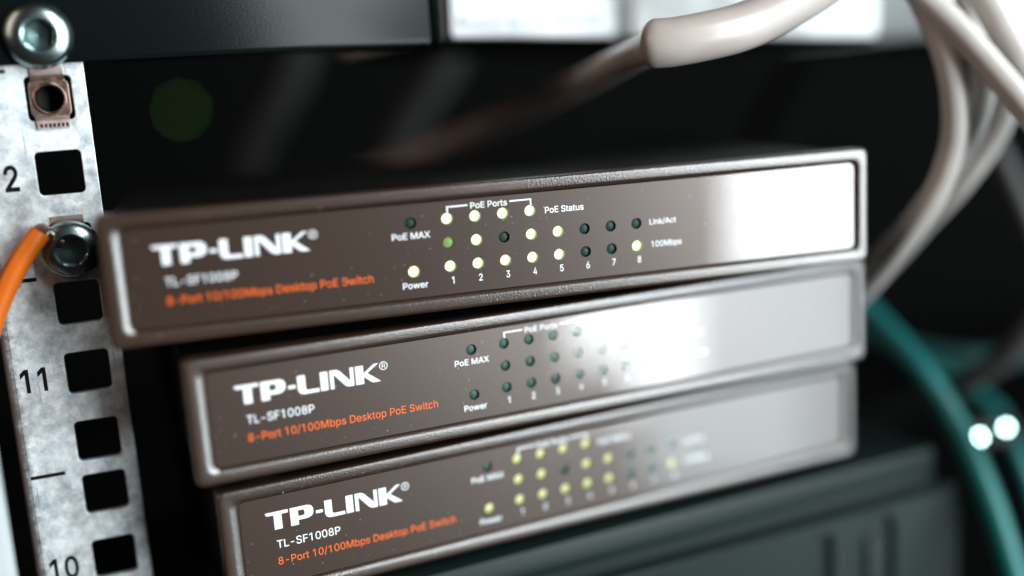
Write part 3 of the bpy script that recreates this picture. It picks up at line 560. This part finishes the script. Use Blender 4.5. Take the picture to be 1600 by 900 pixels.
# ------------------------------------------------------------------ device under the stack
DA = math.radians(21.9)
dev = thing('rack_device', 'grey-green rack device with ridged front below the network switches', 'rack device', (217, 53.9, -200), DA)
zt = 200-113.7
link('top_band', bevel_box('top_band', -330, 0, 0, 150, zt-8.0, zt, 1.6), m_dev, dev)
link('groove', box('groove', -329, 2, 3.0, 149, zt-13.0, zt-7.9), m_dev, dev)
gr = [[(-329, 20), (9, 20), (9, zt-12.9), (-329, zt-12.9)],
      rrect(-44.3, -38.9, 30, zt-18, 1.2)[::-1],
      (rrect(-30, -16.5, 30, zt-16.5, 4.0))[::-1]]
link('front_plate', flat('front_plate', gr, 2.8, -1.0, 0.8), m_dev, dev)
link('slot_floor', box('slot_floor', -320, 8, 0.9, 140, 20, zt-13.2), m_dev, dev)
link('handle_tongue', bevel_box('handle_tongue', -25.6, -20.3, -0.6, 1.0, 28, zt-22.5, 0.8), m_dev, dev)

# ------------------------------------------------------------------ black panel above
pl = thing('blanking_panel', 'black powder coated rack panel across the top left, held by the large screw', 'rack panel', rk(0, -1.4, 7.15), RACK)
link('panel_face', bevel_box('panel_face', -60, 85.6, 0, 1.3, 0, 44, 0.4), m_plate, pl)
link('end_flange', bevel_box('end_flange', 85.8, 88.4, -0.8, 22, 0, 44, 0.6), m_plate, pl)
link('bottom_flange', bevel_box('bottom_flange', 14, 85.4, 1.4, 22, 0.3, 1.8, 0.4), m_plate, pl)

# ------------------------------------------------------------------ white devices behind
def white_device(label, P0, P1, parts, depth=90, hgt=46):
    a, b = Vector(P0), Vector(P1); d = b-a; Ln = d.length
    rz = math.atan2(d.y, d.x); ry = -math.asin(d.z/Ln)
    t = thing('white_device', label, 'rack device', P0, rz, 'white devices behind the cables')
    t.rotation_euler = (0, ry, rz)
    link('case', bevel_box('case', 0, Ln, 0, depth, 0, hgt, 1.5), m_white, t)
    link('shade_plate', bevel_box('shade_plate', 1, Ln-1, 1.5, depth-1, -1.2, 0.1, 0.3), m_back, t)  # black sheet added under the case, stands in for shade on its underside
    for x0, x1, z0, z1 in parts:
        link('label_strip', bevel_box('label_strip', x0*Ln, x1*Ln, -0.8, 0.5, z0, z1, 0.3), m_label, t)
    return t
white_device('bright white device between the black panel and the beige cable', (85.8, 52.1, 9.27), (132.5, 73.5, 7.75), [(0.05, 0.30, 3.0, 6.2), (0.33, 0.55, 3.0, 6.2), (0.6, 0.9, 3.4, 6.0)])
white_device('bright white device behind the grey cable bundle', (137.5, 75.5, 7.5), (222.0, 112.0, 4.3), [(0.5, 0.68, 4, 9), (0.72, 0.92, 4, 9)])
white_device('white device at the right edge, beyond the grey cables', (247, 122, 3.4), (330, 150, 1.0), [(0.1, 0.4, 3, 7)])

# pale cabinet post at the lower left
po = tag(link('door_edge', bevel_box('door_edge', -40, 0, 0, 4, -140, 0, 1.2), m_post), 'pale blurred door edge in the lower left corner in front of the rail', 'door')
po.location = Vector((-8.2, -31.5, -62))*S; po.rotation_euler = (0, 0, RACK)

# ------------------------------------------------------------------ cables
def cable(name, label, P, r, m, group=None, cat='cable'):
    upper = group == G
    P = [Vector(p) for p in P]       # run on past the frame: up over the top, down or back into the rack
    a, b = (P[0]-P[1]).normalized(), (P[-1]-P[-2]).normalized()
    head = [P[0]+a*150+Vector((0, 60, 60 if P[0].z > 0 else 20)), P[0]+a*45+Vector((0, 4, 3))]
    tail = [P[-1]+b*45+Vector((0, 8, -2)), P[-1]+b*130+Vector((0, 90, -30))]
    P = (head if upper else [])+P+tail
    o = Vector(P[-1])
    ob = link(name, tube(name, rel(P, o), r, 18), m, None, o)
    return tag(ob, label, cat, group)
bo = Vector((137, 8, 4))
bc = thing('beige_cable', 'thick beige cable sleeve with a thinner tail running back above the top switch', 'cable', bo)
SL = [(330, 150, 120), (240, 66, 54), (199.7, 34.1, 29.2), (181.2, 22.6, 19.2), (168.6, 16.6, 12.7), (158.3, 12.0, 8.3), (150.0, 8.7, 5.8), (142.3, 6.6, 4.5), (135.6, 5.7, 3.7), (131.4, 5.8, 3.6), (128.4, 6.9, 3.7)]
def taper(t): return 5.4 if t < 0.90 else 5.4*math.sqrt(max(1-((t-0.90)/0.102)**2.0, 0.01))
link('sleeve', tube('sleeve', rel(SL, bo), taper, 28, 10), m_cbeige, bc)
link('tail', tube('tail', rel([(141, 9.5, 4.6), (134.5, 12, 3.2), (130.4, 22.5, 2.0), (127.2, 43.9, -0.3), (119.6, 68.7, -4.8), (102.5, 103.3, -12.8), (76.5, 142.7, -24.3), (44.2, 187.1, -36.9), (1.4, 236.3, -52.5)], bo), 3.9, 18), m_cbeige, bc)
G = 'grey cables hanging at the right'
cable('grey_cable', 'grey cable curving down and back behind the right end of the switches', [(194.0, 27.7, 24.3), (199.3, 28.3, 13.6), (203.7, 28.1, 4.2), (206.3, 26.5, -3.6), (207.9, 25.6, -13.0), (208.2, 26.2, -23.9), (205.8, 28.6, -35.1), (200.9, 33.0, -46.1), (196.3, 41.9, -58.0), (190.9, 55.1, -71.0)], 3.3, m_cgrey, G)
cable('grey_cable', 'grey cable crossing diagonally in front of the other grey cables', [(191.0, 32.4, 23.4), (198.9, 28.3, 13.5), (206.7, 24.2, 4.1), (214.3, 20.0, -6.5), (221.7, 15.5, -17.8), (230.2, 10.5, -32.0)], 3.4, m_cgrey, G)
cable('grey_cable', 'grey cable emerging under the diagonal one and joining the leftmost strand', [(215.7, 40.8, 16.8), (219.1, 38.5, 0.7), (220.2, 36.3, -10.7), (217.6, 36.0, -21.8), (212.8, 36.9, -31.7), (207.4, 43.0, -43.4), (203.3, 54.4, -55.2)], 3.1, m_cgrey, G)
cable('grey_cable', 'short shaded grey cable seen lowest under the diagonal cable', [(231.9, 52.7, 3.8), (234.0, 50.0, -9.9), (231.3, 50.0, -23.2), (224.6, 54.1, -36.1), (218.8, 65.3, -48.7)], 3.2, m_cgrey, G)
cable('grey_cable', 'bright grey cable in the top right corner above the diagonal one', [(206.8, 32.1, 25.5), (215.3, 29.4, 12.7), (221.4, 26.7, 0.1), (226.1, 24.5, -11.0), (231.3, 21.3, -26.7)], 3.9, m_cgrey, G)
cable('grey_cable', 'grey cable rising steeply along the far right edge of the frame', [(228.6, 30.0, 26.5), (235.3, 30.0, 9.4), (241.0, 31.0, -5.8), (247.6, 32.9, -22.9)], 2.8, m_cgrey, G)
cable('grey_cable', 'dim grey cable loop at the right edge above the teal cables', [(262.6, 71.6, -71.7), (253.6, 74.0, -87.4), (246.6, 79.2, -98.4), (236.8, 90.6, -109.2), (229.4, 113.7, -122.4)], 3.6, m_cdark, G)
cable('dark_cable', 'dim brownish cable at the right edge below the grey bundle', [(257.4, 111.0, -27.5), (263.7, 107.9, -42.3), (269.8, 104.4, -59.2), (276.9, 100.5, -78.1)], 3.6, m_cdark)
T = 'teal cables at the lower right'
cable('teal_cable', 'long teal cable running down from behind the switches to the bottom edge', [(207.2, 133.9, -74.8), (210.4, 104.5, -78.5), (213.9, 85.8, -85.3), (218.7, 70.6, -94.4), (225.2, 60.6, -108.4), (230.9, 52.9, -125.8), (234.8, 47.5, -142.6), (238.5, 42.5, -162.3)], 3.6, m_cteal, T)
cable('teal_cable', 'teal cable at the right edge below the two cyan glints', [(242.9, 136.0, -110.9), (256.5, 123.9, -118.2), (264.5, 111.8, -126.8), (268.2, 100.6, -141.6), (270.1, 90.8, -160.5), (269.3, 80.0, -184.8)], 3.4, m_cteal, T)
cable('teal_cable', 'dim teal cable lying behind the two cyan glints', [(233.3, 168.4, -103.1), (246.3, 156.1, -111.4), (261.2, 144.9, -114.6), (277.9, 139.3, -114.4), (303.7, 134.2, -110.1)], 4.0, m_cteal_shaded, T)
D = 'dim cables deep in the rack'
cable('dark_cable', 'dim blurred cable hanging behind, above the lettering of the top switch', [(22.2, 239.7, 20.5), (16.1, 236.8, 4.6), (5.8, 236.1, -11.1), (-4.4, 237.4, -27.0), (-11.0, 237.4, -49.0)], 7, m_cblack, D)
cable('dark_cable', 'dim blurred cable hanging behind the beige cable', [(88.0, 247.2, 16.8), (78.4, 244.3, 0.8), (65.8, 246.7, -15.2), (52.5, 247.9, -37.1), (45.2, 243.9, -59.3)], 7, m_cblack, D)
cable('dark_cable', 'very dim blurred cable above the right end of the top switch', [(264.8, 290.9, 7.7), (251.1, 287.9, -9.8), (238.9, 284.9, -27.4), (229.5, 286.1, -48.6)], 9, m_back, D)

# ------------------------------------------------------------------ green lamp behind, and the added glint bar
def lamp(name, label, loc, r, col, es, group=None):
    t = thing(name, label, 'indicator lamp', loc, 0, group)
    L = [[(q*math.cos(2*math.pi*k/20), y, q*math.sin(2*math.pi*k/20)) for k in range(20)] for q, y in ((r, 0), (r*0.9, -r*0.4), (r*0.5, -r*0.75), (0.05, -r*0.85))]
    link('lens', loft('lens', L, True, True, True, 60), mat(name+'_glow', (0.1, 0.2, 0.2), 0.4, emit=col, es=es), t)
    B = [[(q*math.cos(2*math.pi*k/20), y, q*math.sin(2*math.pi*k/20)) for k in range(20)] for q, y in ((r*1.02, -0.2), (r*1.35, -0.2), (r*1.4, 6), (r*1.0, 6.2))]
    link('holder', loft('holder', B, False, True), m_rubber, t)
    return t
ad = thing('glint_bar', 'small added dark bar with two pale cyan glowing glints beside the teal cable', 'indicator lamp', (247, 80, -123.6), 0)  # added bar, its glowing spots stand in for glints on cable plugs
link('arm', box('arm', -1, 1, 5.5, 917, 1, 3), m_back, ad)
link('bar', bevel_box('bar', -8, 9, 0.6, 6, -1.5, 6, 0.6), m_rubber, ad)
m_cy = mat('cyan_glint', (0.1, 0.2, 0.2), 0.4, emit=(0.62, 1.0, 0.97), es=26)  # emission in place of reflected glints
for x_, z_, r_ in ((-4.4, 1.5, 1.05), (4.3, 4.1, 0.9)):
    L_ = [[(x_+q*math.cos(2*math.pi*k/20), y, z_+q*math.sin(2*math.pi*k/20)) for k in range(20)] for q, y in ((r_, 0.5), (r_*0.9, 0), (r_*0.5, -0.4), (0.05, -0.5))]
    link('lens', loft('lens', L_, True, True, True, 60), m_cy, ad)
lamp('green_lamp', 'dim green light, a large soft disc in the dark beside the rail', (-218.0, 944.0, -12.6), 2.6, (0.15, 0.40, 0.02), 3.2)
